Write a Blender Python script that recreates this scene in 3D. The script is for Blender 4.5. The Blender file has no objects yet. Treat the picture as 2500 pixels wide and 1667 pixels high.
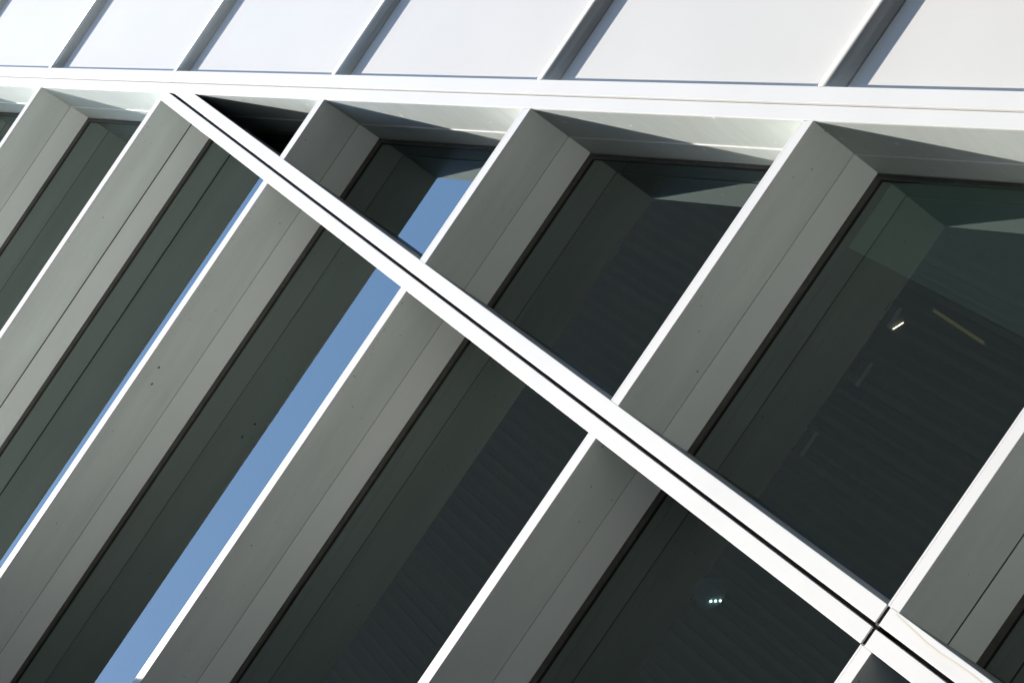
import bpy, bmesh, math, random
from mathutils import Matrix, Vector
random.seed(7)
scene = bpy.context.scene
S = 4.0            # metres from one fin (storey) to the next
H0 = 33.0          # height of the uppermost visible fin above the street
# ------------------------------------------------------------------ camera
cam = bpy.data.cameras.new('camera')
cam_ob = bpy.data.objects.new('camera', cam)
scene.collection.objects.link(cam_ob)
right = Vector((0.5637391333, 0.7166172667, -0.4106797811))
down = Vector((-0.8255531357, 0.4734093708, -0.3071572688))
fwd = Vector((-0.0256945456, 0.5121945536, 0.8584850201))
M = Matrix((( right.x, -down.x, -fwd.x), (right.y, -down.y, -fwd.y), (right.z, -down.z, -fwd.z))).to_4x4()
M.translation = Vector((-0.3347383362*S, -2.5676935959*S, -7.8321436415*S+H0))
cam_ob.matrix_world = M
cam.sensor_width = 36
cam.lens = 5765.1/2500*36
cam.clip_start = 0.1
cam.clip_end = 3000
scene.camera = cam_ob
# ------------------------------------------------------------------ world, sun, exposure
sun_dir = Vector((-1.8, -1.0, 3.95)).normalized()      # towards the sun
elev = math.asin(sun_dir.z)
world = bpy.data.worlds.new('World'); scene.world = world
world.use_nodes = True
wn = world.node_tree.nodes; wl = world.node_tree.links
wn.clear()
sky = wn.new('ShaderNodeTexSky'); sky.sky_type = 'NISHITA'; sky.sun_disc = False
sky.sun_elevation = elev
sky.sun_rotation = math.atan2(sun_dir.x, sun_dir.y)
sky.air_density = 1.0; sky.dust_density = 0.1; sky.ozone_density = 1.0
bg = wn.new('ShaderNodeBackground'); bg.inputs['Strength'].default_value = 0.15
wo = wn.new('ShaderNodeOutputWorld')
wl.new(sky.outputs[0], bg.inputs[0]); wl.new(bg.outputs[0], wo.inputs[0])
sl = bpy.data.lights.new('sun', 'SUN'); sl.energy = 3.5; sl.angle = math.radians(0.5); sl.color = (1.0, 0.95, 0.88)
so = bpy.data.objects.new('sun', sl); scene.collection.objects.link(so)
so.rotation_euler = sun_dir.to_track_quat('Z', 'Y').to_euler()
so.location = (-30, -30, 90)
scene.view_settings.view_transform = 'Standard'
scene.view_settings.look = 'None'
scene.view_settings.exposure = 1.98
scene.view_settings.gamma = 1.0
scene.cycles.max_bounces = 12
scene.cycles.diffuse_bounces = 6
scene.cycles.glossy_bounces = 6
scene.cycles.transparent_max_bounces = 12

# ------------------------------------------------------------------ materials
def nodes_of(name):
    m = bpy.data.materials.new(name); m.use_nodes = True
    return m, m.node_tree.nodes, m.node_tree.links
def principled(name, col, rough=0.5, metal=0.0, spec=0.5, mottling=0.0, scale=0.6, bump=0.0, bscale=8.0, stretch=None, specks=0.0, speck_scale=5.0, speck_col=(0.05,0.045,0.03)):
    m, n, l = nodes_of(name)
    b = n['Principled BSDF']
    b.inputs['Roughness'].default_value = rough
    b.inputs['Metallic'].default_value = metal
    b.inputs['Specular IOR Level'].default_value = spec
    b.inputs['Base Color'].default_value = (*col, 1)
    tc = n.new('ShaderNodeTexCoord')
    vec = tc.outputs['Object']
    if stretch:
        mp = n.new('ShaderNodeMapping'); mp.inputs['Scale'].default_value = stretch
        l.new(vec, mp.inputs['Vector']); vec = mp.outputs['Vector']
    out = None
    if mottling:
        no = n.new('ShaderNodeTexNoise'); no.inputs['Scale'].default_value = scale; no.inputs['Detail'].default_value = 6; no.inputs['Roughness'].default_value = 0.65
        l.new(vec, no.inputs['Vector'])
        mr = n.new('ShaderNodeMapRange'); mr.inputs['From Min'].default_value = 0.3; mr.inputs['From Max'].default_value = 0.7
        mr.inputs['To Min'].default_value = 1-mottling; mr.inputs['To Max'].default_value = 1+mottling*0.3
        l.new(no.outputs['Fac'], mr.inputs['Value'])
        mx = n.new('ShaderNodeVectorMath'); mx.operation = 'SCALE'; mx.inputs[0].default_value = col
        l.new(mr.outputs[0], mx.inputs['Scale']); out = mx.outputs[0]
        mr2 = n.new('ShaderNodeMapRange'); mr2.inputs['To Min'].default_value = rough*0.8; mr2.inputs['To Max'].default_value = min(1, rough*1.25)
        l.new(no.outputs['Fac'], mr2.inputs['Value']); l.new(mr2.outputs[0], b.inputs['Roughness'])
    if specks:
        v = n.new('ShaderNodeTexVoronoi'); v.inputs['Scale'].default_value = speck_scale; v.inputs['Randomness'].default_value = 1
        l.new(tc.outputs['Object'], v.inputs['Vector'])
        lt = n.new('ShaderNodeMath'); lt.operation = 'LESS_THAN'; 
        l.new(v.outputs['Distance'], lt.inputs[0])
        wn_ = n.new('ShaderNodeTexWhiteNoise'); l.new(v.outputs['Position'], wn_.inputs['Vector'])
        pw = n.new('ShaderNodeMath'); pw.operation = 'POWER'; pw.inputs[1].default_value = 7
        l.new(wn_.outputs['Value'], pw.inputs[0])
        ml = n.new('ShaderNodeMath'); ml.operation = 'MULTIPLY'; ml.inputs[1].default_value = specks
        l.new(pw.outputs[0], ml.inputs[0]); l.new(ml.outputs[0], lt.inputs[1])
        mc = n.new('ShaderNodeMix'); mc.data_type = 'RGBA'
        sc = n.new('ShaderNodeMath'); sc.operation = 'MULTIPLY'; sc.inputs[1].default_value = 0.55
        l.new(lt.outputs[0], sc.inputs[0]); l.new(sc.outputs[0], mc.inputs['Factor'])
        if out: l.new(out, mc.inputs['A'])
        else: mc.inputs['A'].default_value = (*col, 1)
        mc.inputs['B'].default_value = (*speck_col, 1); out = mc.outputs['Result']
    if out: l.new(out, b.inputs['Base Color'])
    if bump:
        nb = n.new('ShaderNodeTexNoise'); nb.inputs['Scale'].default_value = bscale; nb.inputs['Detail'].default_value = 4
        l.new(vec, nb.inputs['Vector'])
        bp = n.new('ShaderNodeBump'); bp.inputs['Strength'].default_value = bump; bp.inputs['Distance'].default_value = 0.01
        l.new(nb.outputs['Fac'], bp.inputs['Height']); l.new(bp.outputs[0], b.inputs['Normal'])
    return m
white = principled('white_powder_coat', (0.765, 0.76, 0.74), 0.42, mottling=0.02, scale=0.9, bump=0.02, bscale=2)
panel_m = principled('white_panel', (0.705, 0.69, 0.655), 0.38, mottling=0.06, scale=0.22, bump=0.06, bscale=0.8)
rib_m = principled('white_rib', (0.78, 0.78, 0.76), 0.30, mottling=0.02)
UR, UM = 0.40, 0.0
under = principled('fin_underside', (0.715, 0.765, 0.72), UR, metal=UM, mottling=0.14, scale=1.0, stretch=(0.35, 2.0, 1), bump=0.08, bscale=0.9, specks=0.16, speck_scale=16.0)
under2 = principled('fin_underside_inner', (0.795, 0.835, 0.795), UR, metal=UM, mottling=0.05, scale=1.1, stretch=(0.5, 2.0, 1))
top_m = principled('fin_top', (0.78, 0.78, 0.75), 0.55, mottling=0.08, scale=2)
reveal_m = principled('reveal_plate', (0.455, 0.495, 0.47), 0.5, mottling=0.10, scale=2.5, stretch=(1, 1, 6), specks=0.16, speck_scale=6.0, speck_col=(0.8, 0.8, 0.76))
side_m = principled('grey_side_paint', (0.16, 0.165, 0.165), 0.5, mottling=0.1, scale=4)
joint_m = principled('joint_filler', (0.02, 0.015, 0.013), 0.8, mottling=0.4, scale=20)
dark = principled('dark_gasket', (0.025, 0.024, 0.022), 0.6, mottling=0.3, scale=20)
frame_m = principled('window_frame_paint', (0.10, 0.092, 0.08), 0.5, mottling=0.4, scale=12, bump=0.2, bscale=30)
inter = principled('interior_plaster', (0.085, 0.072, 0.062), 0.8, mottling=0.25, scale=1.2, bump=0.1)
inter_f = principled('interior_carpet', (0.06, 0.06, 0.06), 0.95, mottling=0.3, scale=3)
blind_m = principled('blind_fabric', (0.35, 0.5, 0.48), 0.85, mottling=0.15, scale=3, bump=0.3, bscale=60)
bn_ = blind_m.node_tree.nodes['Principled BSDF']; bn_.inputs['Emission Color'].default_value = (0.34, 0.58, 0.53, 1); bn_.inputs['Emission Strength'].default_value = 0.021   # faint teal glow added to the fabric in place of room light behind
stain_m = principled('dried_stain', (0.72, 0.66, 0.54), 0.6)
soot_m = principled('dark_smudge', (0.12, 0.12, 0.10), 0.8)
def glass():
    m, n, l = nodes_of('tinted_glass'); n.remove(n['Principled BSDF'])
    out = n['Material Output']
    fr = n.new('ShaderNodeFresnel'); fr.inputs['IOR'].default_value = 2.45
    gl = n.new('ShaderNodeBsdfGlossy'); gl.inputs['Roughness'].default_value = 0.0; gl.inputs['Color'].default_value = (0.86, 1.0, 0.96, 1)
    tr = n.new('ShaderNodeBsdfTransparent'); tr.inputs['Color'].default_value = (0.24, 0.26, 0.25, 1)
    df = n.new('ShaderNodeBsdfDiffuse'); df.inputs['Color'].default_value = (0.05, 0.055, 0.05, 1)
    tcs = n.new('ShaderNodeTexCoord'); mps = n.new('ShaderNodeMapping'); mps.inputs['Scale'].default_value = (2.2, 1, 0.35); mps.inputs['Rotation'].default_value = (0, 0.25, 0)
    ns = n.new('ShaderNodeTexNoise'); ns.inputs['Scale'].default_value = 1.1; ns.inputs['Detail'].default_value = 8; ns.inputs['Roughness'].default_value = 0.7
    l.new(tcs.outputs['Object'], mps.inputs['Vector']); l.new(mps.outputs['Vector'], ns.inputs['Vector'])
    ms = n.new('ShaderNodeMapRange'); ms.inputs['From Min'].default_value = 0.35; ms.inputs['From Max'].default_value = 0.75; ms.inputs['To Min'].default_value = 0.015; ms.inputs['To Max'].default_value = 0.11
    l.new(ns.outputs['Fac'], ms.inputs['Value'])
    m1 = n.new('ShaderNodeMixShader'); l.new(ms.outputs[0], m1.inputs[0])
    l.new(tr.outputs[0], m1.inputs[1]); l.new(df.outputs[0], m1.inputs[2])
    m2 = n.new('ShaderNodeMixShader'); l.new(fr.outputs[0], m2.inputs[0])
    l.new(m1.outputs[0], m2.inputs[1]); l.new(gl.outputs[0], m2.inputs[2]); l.new(m2.outputs[0], out.inputs[0])
    # faint waviness of the pane
    tc = n.new('ShaderNodeTexCoord'); nb = n.new('ShaderNodeTexNoise'); nb.inputs['Scale'].default_value = 0.35
    bp = n.new('ShaderNodeBump'); bp.inputs['Strength'].default_value = 0.02; bp.inputs['Distance'].default_value = 0.02
    l.new(tc.outputs['Object'], nb.inputs['Vector']); l.new(nb.outputs['Fac'], bp.inputs['Height']); l.new(bp.outputs[0], gl.inputs['Normal'])
    return m
glass_m = glass()
def emit(name, col, st):
    m, n, l = nodes_of(name); b = n['Principled BSDF']
    b.inputs['Base Color'].default_value = (*col, 1); b.inputs['Emission Color'].default_value = (*col, 1); b.inputs['Emission Strength'].default_value = st
    return m

# ------------------------------------------------------------------ mesh helpers (unit coordinates: 1 = one storey)
def w(p): return Vector((p[0]*S, p[1]*S, p[2]*S+H0))
class MB:
    def __init__(s): s.bm = bmesh.new()
    def prism(s, poly, axis, a, b):
        """poly: list of 2-D points, extruded from a to b along axis ('y': poly is x,z; 'x': poly is y,z)"""
        def P(q, t): return w((q[0], t, q[1])) if axis == 'y' else w((t, q[0], q[1]))
        va = [s.bm.verts.new(P(q, a)) for q in poly]; vb = [s.bm.verts.new(P(q, b)) for q in poly]
        n = len(poly)
        s.bm.faces.new(va); s.bm.faces.new(list(reversed(vb)))
        for i in range(n):
            j = (i+1) % n
            s.bm.faces.new((va[j], va[i], vb[i], vb[j]))
        return s
    def box(s, x0, x1, y0, y1, z0, z1): return s.prism([(x0, z0), (x1, z0), (x1, z1), (x0, z1)], 'y', y0, y1)
    def cyl(s, c, r, h, r2=None, seg=24):
        r2 = r if r2 is None else r2
        a = [s.bm.verts.new(w((c[0]+r*math.cos(t), c[1]+r*math.sin(t), c[2]))) for t in [2*math.pi*i/seg for i in range(seg)]]
        b = [s.bm.verts.new(w((c[0]+r2*math.cos(t), c[1]+r2*math.sin(t), c[2]+h))) for t in [2*math.pi*i/seg for i in range(seg)]]
        s.bm.faces.new(a); s.bm.faces.new(list(reversed(b)))
        for i in range(seg):
            j = (i+1) % seg; s.bm.faces.new((a[j], a[i], b[i], b[j]))
        return s
    def build(s, name, mat, parent=None, bevel=0.0, smooth=False, label=None, recalc=True):
        if recalc: bmesh.ops.recalc_face_normals(s.bm, faces=s.bm.faces)
        if bevel: 
            bmesh.ops.bevel(s.bm, geom=list(s.bm.edges), offset=bevel, segments=2, profile=0.5, affect='EDGES', clamp_overlap=True)
        base = parent_base(parent) if parent else None
        me = bpy.data.meshes.new(name)
        if base is not None: bmesh.ops.translate(s.bm, verts=s.bm.verts, vec=-base)
        s.bm.to_mesh(me); s.bm.free()
        me.materials.append(mat)
        if smooth:
            for p in me.polygons: p.use_smooth = True
        o = bpy.data.objects.new(name, me); scene.collection.objects.link(o)
        if parent: o.parent = parent
        if label: o['label'] = label
        return o
BASES = {}
def parent_base(p):
    b = Vector((0, 0, 0))
    while p is not None:
        b += p.location; p = p.parent
    return b
def thing(name, loc, label, cat, group=None):
    o = bpy.data.objects.new(name, None); scene.collection.objects.link(o); o.location = loc
    o['label'] = label; o['category'] = cat
    if group: o['group'] = group
    return o

# ------------------------------------------------------------------ measured lines of the facade
Z = {k: -float(k) for k in range(-3, 9)}
Z[0] = 0.01753; Z[2] = -2.00813; Z[3] = -3.00607; Z[5] = -4.99448
FH = 0.03285; D1 = 0.1252; D2 = 0.1989; DG = 0.2064
C0, C1, C2, SL = -0.7275, -0.69097, -0.6501, -0.2398
B0, B1, B2, B3 = -0.51586, -0.48344, -0.47493, -0.4405
PY = 0.0245                                   # depth of the white wall panels
XL, XR = -5.0, 4.0
ZT, ZB = 3.4, -7.9
def lx(c, z): return c+SL*z
def lz(c, x): return (x-c)/SL

# ------------------------------------------------------------------ street
g = MB(); g.box(-600, 600, -600, 600, -H0/S-0.05, -H0/S)
gm = principled('dark_paving', (0.03, 0.031, 0.029), 0.9, mottling=0.25, scale=0.3, bump=0.2, bscale=3)
pm = principled('pale_paving', (0.035, 0.035, 0.034), 0.85, mottling=0.12, scale=0.3, bump=0.2, bscale=3)
go = g.build('ground', gm); go['kind'] = 'structure'
m = MB(); vs = [m.bm.verts.new(w((x, y, -H0/S+0.002))) for x, y in ((-3.2, -12), (9, -12), (9, -0.9), (5, -1.33), (-3.2, -3.38))]
m.bm.faces.new(vs)
pz = m.build('plaza', pm); pz['kind'] = 'structure'
rd = MB(); rd.box(-150, 150, -24, -21, -H0/S-0.04, -H0/S+0.001)
rm = principled('asphalt', (0.032, 0.032, 0.033), 0.9, mottling=0.3, scale=1.5, bump=0.4, bscale=30)
asph = rm
ro = rd.build('road', rm); ro['kind'] = 'structure'

# ------------------------------------------------------------------ the office building
bld = thing('office_building', (0, 0, 0), 'white office facade of projecting fins over dark glass, crossed by a sloping white trim', 'building')
mull_lo = Z[5]+FH+0.0002
# fins
for k in range(-2, 8):
    z = Z[k]; zt = z+FH
    joint = k in (1, 5)
    gap = 0.0042 if joint else 0.0016
    right_end = lx(C0, z)
    spans = []
    if k >= 2: spans = [(XL, B0), (B3, right_end)]
    elif k == 1: spans = [(XL, B0)]
    else: spans = [(XL, right_end)]
    m = MB()
    for a, b in spans:
        bt = b if b == B0 else lx(C0, zt)
        # body, set a hair inside the end surfaces
        m.prism([(a, z), (b-0.0004, z), (bt-0.0004, zt-0.0005), (a, zt-0.0005)], 'y', 0.006, D1-gap/2)
    fin = m.build('fin', under, bld, bevel=0.001)
    m = MB()
    for a, b in spans:
        bt = b if b == B0 else lx(C0, zt)
        m.prism([(a, z-0.0004), (b-0.0006, z-0.0004), (bt-0.0006, zt-0.0062), (a, zt-0.0062)], 'y', 0, 0.0058)
    m.build('front_edge', white, fin, bevel=0.0022)
    m = MB()
    for a, b in spans:
        bt = b if b == B0 else lx(C0, zt)
        m.prism([(a, zt-0.0055), (bt-0.0008, zt-0.0055), (bt-0.0008, zt), (a, zt)], 'y', 0.0002, 0.02)
    m.build('flashing', white, fin, bevel=0.0015)
    m = MB()
    for a, b in spans:
        bt = b if b == B0 else lx(C0, zt)
        m.prism([(a, z+0.0006), (b-0.0004, z+0.0006), (bt-0.0004, zt-0.0005), (a, zt-0.0005)], 'y', D1+gap/2, D2)
    m.build('inner_plate', under2, fin, bevel=0.001)
    m = MB()
    for a, b in spans:
        m.box(a, b-0.001, 0.021, DG-0.001, zt, zt+0.0012)
    m.build('top_sheet', top_m, fin)
    m = MB()
    for a, b in spans:
        m.box(a, b-0.002, D1-gap/2-0.001, D1+gap/2+0.001, z+0.0016, z+0.02)
    m.build('joint_seal', dark, fin)

# mullion: upper length and lower length, each two strips and a recessed core
def mullion(z0, z1, clipped, label):
    def strip(a, b):
        if clipped:
            return [(a, z0), (b, z0), (b, min(z1, lz(C0, b))), (a, min(z1, lz(C0, a)))] if lz(C0, a) <= z1 else \
                   ([(a, z0), (b, z0), (b, lz(C0, b)), (lx(C0, z1), z1), (a, z1)] if lz(C0, b) < z1 else [(a, z0), (b, z0), (b, z1), (a, z1)])
        return [(a, z0), (b, z0), (b, z1), (a, z1)]
    core = MB().prism(strip(B1+0.001-0.004, B2-0.001+0.004), 'y', 0.030, D2+0.02).build('mullion', dark, bld, label=label)
    MB().prism(strip(B0, B1), 'y', -0.0005, DG+0.002).build('cover_strip', white, core, bevel=0.0012)
    MB().prism(strip(B2, B3), 'y', -0.0005, DG+0.002).build('cover_strip', white, core, bevel=0.0012)
    s0, s1 = z0+0.001, (z1 if not clipped else lz(C0, B3)-0.001)
    MB().box(B3-0.001, B3+0.0004, 0.004, DG+0.003, s0, s1).build('side_skin', side_m, core)
    return core
MB().box(B0+0.0015, B3-0.0015, 0.0028, D2, Z[5]+FH-0.0112, Z[5]+FH+0.0012).build('open_joint', joint_m, bld)
mullion(Z[5]+FH+0.0005, -0.9745, True, 'upper length of the white double mullion, running from the sloping trim to the open joint')
lower = mullion(ZB, Z[5]+FH-0.0105, False, 'lower length of the white double mullion, below the open joint')

# sloping trim: two bands, each in two lengths butted at the unit joint
def band(name, ca, cb, za, zb, y0, y1, mat, parent, bevel=0.0012):
    # parallelogram between slanted lines ca, cb, from height za to zb
    return MB().prism([(lx(ca, za), za), (lx(cb, za), za), (lx(cb, zb), zb), (lx(ca, zb), zb)], 'y', y0, y1).build(name, mat, parent, bevel=bevel)
zj = -0.9715; zjo = -0.985
trim = MB().prism([(lx(C1, ZB)-0.007, ZB), (lx(C1, ZB)+0.007, ZB), (lx(C1, ZT)+0.007, ZT), (lx(C1, ZT)-0.007, ZT)], 'y', 0.022, DG+0.02).build('sloping_trim', dark, bld)
GW = 0.0021
for za, zb in ((ZB, zj-0.0007), (zj+0.0007, ZT)):
    band('inner_band', C0, C1-GW, za, zb, -0.0003, D2+0.03, white, trim)
for za, zb in ((ZB, zjo-0.0007), (zjo+0.0007, ZT)):
    band('outer_band', C1+GW, C2, za, zb, -0.0024, D2+0.03, white, trim)

# reveals of the bays against the sloping trim: plates on the side face of the trim
for k in range(-2, 8):
    zb, zt = Z[k]+FH, (Z[k-1] if k-1 >= -3 else ZT)
    if k == 1: pass
    def rv(y0, y1, th, name, mat, parent, bev=0.0006, zb=zb, zt=zt):
        return MB().prism([(lx(C0, zb+0.001)-th, zb+0.001), (lx(C0, zb+0.001)-0.0002, zb+0.001), (lx(C0, zt-0.001)-0.0002, zt-0.001), (lx(C0, zt-0.001)-th, zt-0.001)], 'y', y0, y1).build(name, mat, parent, bevel=bev)
    r = rv(0.0025, D1-0.001, 0.0011, 'reveal', reveal_m, bld)
    rv(D1+0.001, D2, 0.0009, 'reveal_inner_plate', reveal_m, r)
    rv(D1-0.0035, D1+0.0008, 0.0030, 'reveal_bead', white, r, 0.0008)

# windows: pane and dark frame in every bay
for k in range(-2, 8):
    zb, zt = Z[k]+FH, (Z[k-1] if k-1 >= -3 else ZT)
    m = MB()
    m.box(XL, lx(C0, zt)-0.0012, D2+0.0008, DG-0.0003, zt-0.0105, zt+0.004)          # head
    m.box(XL, lx(C0, zb)-0.0012, D2+0.0008, DG-0.0003, zb+0.002, zb+0.014)       # sill
    m.prism([(lx(C0, zb)-0.010, zb+0.014), (lx(C0, zb)-0.0012, zb+0.014), (lx(C0, zt)-0.0012, zt-0.0105), (lx(C0, zt)-0.010, zt-0.0105)], 'y', D2+0.0008, DG-0.0003)
    wf = m.build('window', frame_m, bld)
    p = MB(); 
    p.prism([(XL, zb), (lx(C0, zb)-0.001, zb), (lx(C0, zt)-0.001, zt+FH*0.5), (XL, zt+FH*0.5)], 'y', DG, DG+0.0002)
    # a single sheet keeps the mirror image single
    pb = bmesh.new()
    vs = [pb.verts.new(w((x, DG, z))) for x, z in ((XL, zb), (lx(C0, zb)-0.001, zb), (lx(C0, zt)-0.001, zt+FH*0.3), (XL, zt+FH*0.3))]
    pb.faces.new(vs); p.bm.free(); p.bm = pb
    p.build('pane', glass_m, wf, recalc=False)

# white wall with round ribs beyond the trim
for k in range(-2, 8):
    up = Z[k-1] if k-1 >= -3 else ZT
    za, zb = Z[k]+0.075, up+0.0045
    m = MB().prism([(lx(C2, za)-0.01, za), (XR, za), (XR, zb), (lx(C2, zb)-0.01, zb)], 'y', PY, PY+0.02)
    m.build('wall_panel', panel_m, bld, bevel=0.001)
    # rib: half oval, stands 3 cm x S proud
    z1, z0_, rt, rb_ = Z[k]+0.070, Z[k]+0.0270, 0.0195, 0.019
    pts = [(PY+0.006, z1+0.003)]
    for i in range(9):
        t = math.pi/2*i/8
        pts.append((0.001+rt-rt*math.sin(t), z1-rt+rt*math.cos(t)))
    for i in range(7):
        t = math.pi/2*i/6
        pts.append((0.001+rb_-rb_*math.cos(t), z0_+rb_-rb_*math.sin(t)))
    pts.append((PY-0.001, Z[k]+0.0125)); pts.append((PY+0.006, Z[k]+0.0125))
    r = MB(); bm = r.bm
    x0 = lambda z: lx(C2, z)-0.004
    va = [bm.verts.new(w((x0(q[1]), q[0], q[1]))) for q in pts]; vb = [bm.verts.new(w((XR, q[0], q[1]))) for q in pts]
    for i in range(len(pts)-1): bm.faces.new((va[i], va[i+1], vb[i+1], vb[i]))
    bm.faces.new(va); bm.faces.new(vb)
    ro_ = r.build('rib', rib_m, bld)
    for p in ro_.data.polygons: p.use_smooth = len(p.vertices) == 4
back = MB().prism([(lx(C2, ZB)-0.012, ZB), (XR, ZB), (XR, ZT), (lx(C2, ZT)-0.012, ZT)], 'y', PY+0.022, DG+0.03)
back.build('wall', dark, bld)

# inside: floor slabs with dropped ceilings, back wall, end walls, roof
for k in range(-2, 8):
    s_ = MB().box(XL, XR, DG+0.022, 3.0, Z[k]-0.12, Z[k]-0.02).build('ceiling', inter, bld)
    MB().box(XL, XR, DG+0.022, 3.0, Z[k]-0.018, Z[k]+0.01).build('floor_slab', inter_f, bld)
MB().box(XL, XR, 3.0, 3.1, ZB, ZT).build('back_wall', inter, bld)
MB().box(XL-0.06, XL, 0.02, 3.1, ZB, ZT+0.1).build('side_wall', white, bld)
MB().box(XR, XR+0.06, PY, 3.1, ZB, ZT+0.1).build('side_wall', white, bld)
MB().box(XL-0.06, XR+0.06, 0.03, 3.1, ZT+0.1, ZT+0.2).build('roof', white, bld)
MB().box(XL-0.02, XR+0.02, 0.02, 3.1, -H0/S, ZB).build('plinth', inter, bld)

# ------------------------------------------------------------------ things inside the storey behind the lowest bay
zc = Z[4]-0.12
lampm = principled('lamp_housing', (0.45, 0.62, 0.66), 0.5)
shade = emit('glowing_shade', (0.25, 0.62, 0.72), 0.007)
led = emit('led_white', (1.0, 0.97, 0.85), 4)
tubem = emit('tube_light', (1.0, 0.97, 0.70), 3.5)
tubed = emit('tube_dim', (0.95, 0.85, 0.30), 0.045)
hx, hy = -0.644, 0.338
dl = thing('ceiling_downlight', w((hx, hy, zc)), 'round pale downlight with three glowing points, seen through the dark glass left of the mullion', 'ceiling lamp')
MB().cyl((hx, hy, zc-0.022), 0.034, 0.022, 0.026, 32).build('housing', shade, dl)
MB().cyl((hx-0.038, hy-0.012, zc-0.016), 0.008, 0.014, 0.008, 16).build('bracket', lampm, dl)
for i in range(3):
    MB().cyl((hx-0.0126+i*0.0054, hy+0.0103+i*0.0094, zc-0.0240), 0.0022, 0.0018, 0.0022, 12).build('led', led, dl)
def diffuser(x0, x1, y, label):
    t = thing('ceiling_diffuser', w(((x0+x1)/2, y, zc)), label, 'air vent', 'pale vents in a row on the ceiling behind the glass')
    MB().box(x0, x1, y-0.010, y+0.010, zc-0.004, zc-0.0002).build('grille', lampm, t)
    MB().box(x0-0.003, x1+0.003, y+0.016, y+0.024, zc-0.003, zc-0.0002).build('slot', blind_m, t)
diffuser(-0.010, 0.030, 0.322, 'small pale ceiling vent nearest the glowing tube')
diffuser(-0.140, -0.092, 0.340, 'middle of the three small pale ceiling vents')
diffuser(-0.315, -0.266, 0.325, 'pale ceiling vent farthest from the glowing tube, nearest the mullion')
def tube(a, b, r, m_, label, cat):
    A, B = w(a), w(b); d = B-A
    t = thing('tube_light', A, label, cat)
    bm = bmesh.new(); bmesh.ops.create_cone(bm, cap_ends=True, segments=12, radius1=r*S, radius2=r*S, depth=d.length)
    rot = d.to_track_quat('Z', 'Y').to_matrix().to_4x4()
    bmesh.ops.transform(bm, matrix=Matrix.Translation((A+B)/2) @ rot, verts=bm.verts)
    mb = MB(); mb.bm.free(); mb.bm = bm; mb.build('tube', m_, t)
    n = d.normalized()
    for q in (A, B):
        bm = bmesh.new(); bmesh.ops.create_cone(bm, cap_ends=True, segments=12, radius1=r*S*1.3, radius2=r*S*1.3, depth=r*S*2)
        bmesh.ops.transform(bm, matrix=Matrix.Translation(q) @ rot, verts=bm.verts)
        mb = MB(); mb.bm.free(); mb.bm = bm; mb.build('end_cap', lampm, t)
tube((-0.0116, 0.3526, zc-0.004), (0.0136, 0.366, zc-0.004), 0.0012, tubem, 'short bright yellowish tube glowing behind the dark glass', 'tube light')
tube((0.068, 0.403, zc-0.004), (0.078, 0.566, zc-0.004), 0.0035, tubed, 'long dim yellow tube on the ceiling behind the dark glass', 'tube light')
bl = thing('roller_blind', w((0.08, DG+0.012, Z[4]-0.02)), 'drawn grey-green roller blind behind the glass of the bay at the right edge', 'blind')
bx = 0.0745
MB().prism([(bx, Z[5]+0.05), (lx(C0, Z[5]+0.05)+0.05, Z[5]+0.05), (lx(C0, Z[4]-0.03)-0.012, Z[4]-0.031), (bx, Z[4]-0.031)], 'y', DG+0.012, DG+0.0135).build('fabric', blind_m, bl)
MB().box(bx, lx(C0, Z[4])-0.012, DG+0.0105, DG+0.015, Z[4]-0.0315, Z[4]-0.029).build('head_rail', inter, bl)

# ------------------------------------------------------------------ the dark building across the street (seen mirrored in the panes)
opp_m = principled('dark_cladding', (0.084, 0.062, 0.037), 0.7, mottling=0.15, scale=0.05, stretch=(3, 1, 0.5))
opp_r = principled('dark_ribs', (0.094, 0.070, 0.042), 0.7, mottling=0.15, scale=0.5)
shade_block_m = principled('shading_block_dark', (0.035, 0.036, 0.036), 0.8, mottling=0.2, scale=0.4)  # finish of the added shading block, kept dark to cut bounce light
og = principled('dark_window', (0.078, 0.092, 0.088), 0.6)
yo = -100.0/S; ztop = (196.0-H0)/S
opp = thing('tower_block', (0, -100, 0), 'tall dark finely ribbed tower across the plaza, seen only as a reflection in the glass', 'building')
MB().box(-45, 30, yo-8, yo, -H0/S, ztop).build('wall', opp_m, opp)
MB().box(-45.2, 30.2, yo-8.2, yo+0.2, ztop, ztop+0.15).build('roof', opp_r, opp)
m = MB()
for i in range(0, 250):
    x = -45+i*0.30
    m.box(x, x+0.08+0.1*random.random(), yo, yo+0.004+0.006*random.random(), -H0/S, ztop-0.001)
m.build('ribs', opp_r, opp)
nb = thing('shading_block', (-10, -3, 0), 'dark neighbouring block standing beside the facade, outside the left edge of the picture', 'building')
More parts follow.
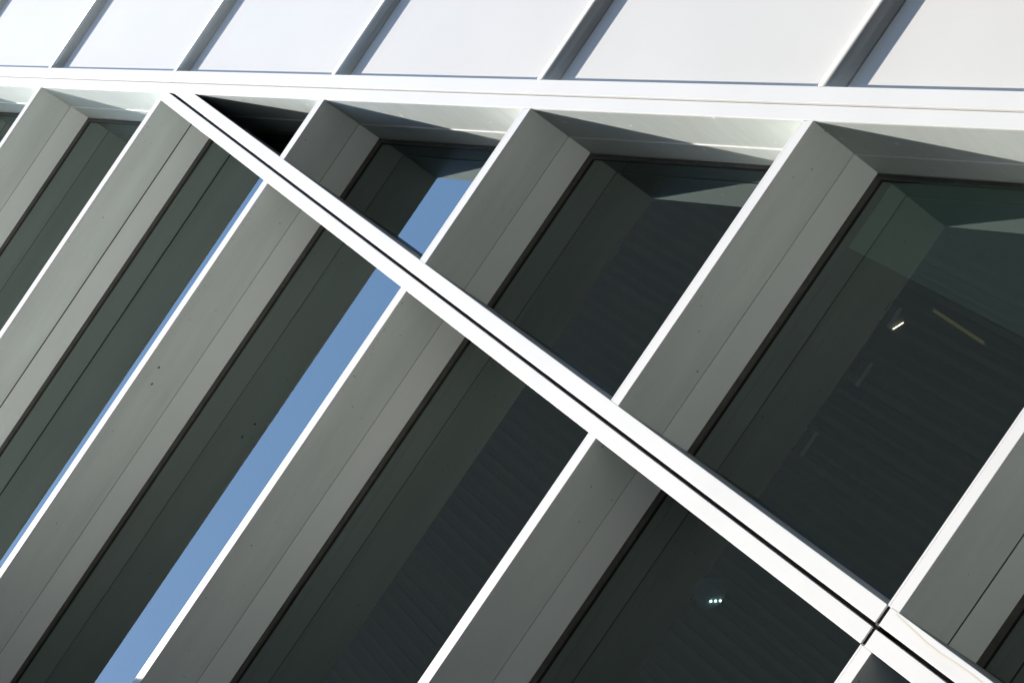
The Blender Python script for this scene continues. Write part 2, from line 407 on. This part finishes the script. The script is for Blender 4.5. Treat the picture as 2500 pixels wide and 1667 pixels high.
MB().box(-7.6, -2.15, -14, -0.012, -H0/S, -1.86).build('wall', shade_block_m, nb)  # unseen block, added and sized to shade the lower-left fins and street
MB().box(-7.62, -2.145, -14.02, -0.012, -1.86, -1.82).build('roof', asph, nb)
# ------------------------------------------------------------------ dirt that has a shape of its own
fins = sorted([o for o in bld.children if o.name.startswith('fin')], key=lambda o: o.name)
def blot(fin, cx, cy, rx, ry, z):
    n = 11; bm = bmesh.new()
    vs = [bm.verts.new(w((cx+rx*(0.55+0.6*random.random())*math.cos(2*math.pi*i/n), cy+ry*(0.55+0.6*random.random())*math.sin(2*math.pi*i/n), z))) for i in range(n)]
    bm.faces.new(vs); mb = MB(); mb.bm.free(); mb.bm = bm
    return mb.build('smudge', soot_m, fin)
for cx, cy, rx, ry in ((-1.0914, 0.0393, 0.0042, 0.0036), (-1.139, 0.0494, 0.0042, 0.0034), (-0.938, 0.035, 0.0016, 0.0014)):
    blot(fins[4], cx, cy, rx, ry, Z[2]-0.0003)
for f_, k, x0, x1, n_ in ((4, 2, -0.95, -0.56, 16), (5, 3, -0.95, -0.55, 14), (3, 1, -0.66, -0.53, 6)):
    for _ in range(n_):
        blot(fins[f_], random.uniform(x0, x1), 0.009+0.008*random.random()**2, 0.0011, 0.0010, Z[k]-0.0003)
# pale dried run on the lower mullion length
cv = [(-0.4445, -4.99), (-0.4470, -5.015), (-0.4498, -5.0473), (-0.4530, -5.0812), (-0.4540, -5.1229), (-0.4515, -5.1638), (-0.4503, -5.2041), (-0.4510, -5.26)]
bm = bmesh.new(); pr = None
for i, (x, z) in enumerate(cv):
    wd = 0.0007+0.0011*math.sin(math.pi*i/(len(cv)-1))
    a_ = bm.verts.new(w((x-wd, -0.0008, z-wd*0.4))); b_ = bm.verts.new(w((x+wd, -0.0008, z+wd*0.4)))
    if pr: bm.faces.new((pr[0], pr[1], b_, a_))
    pr = (a_, b_)
mb = MB(); mb.bm.free(); mb.bm = bm; mb.build('dried_run', stain_m, lower)
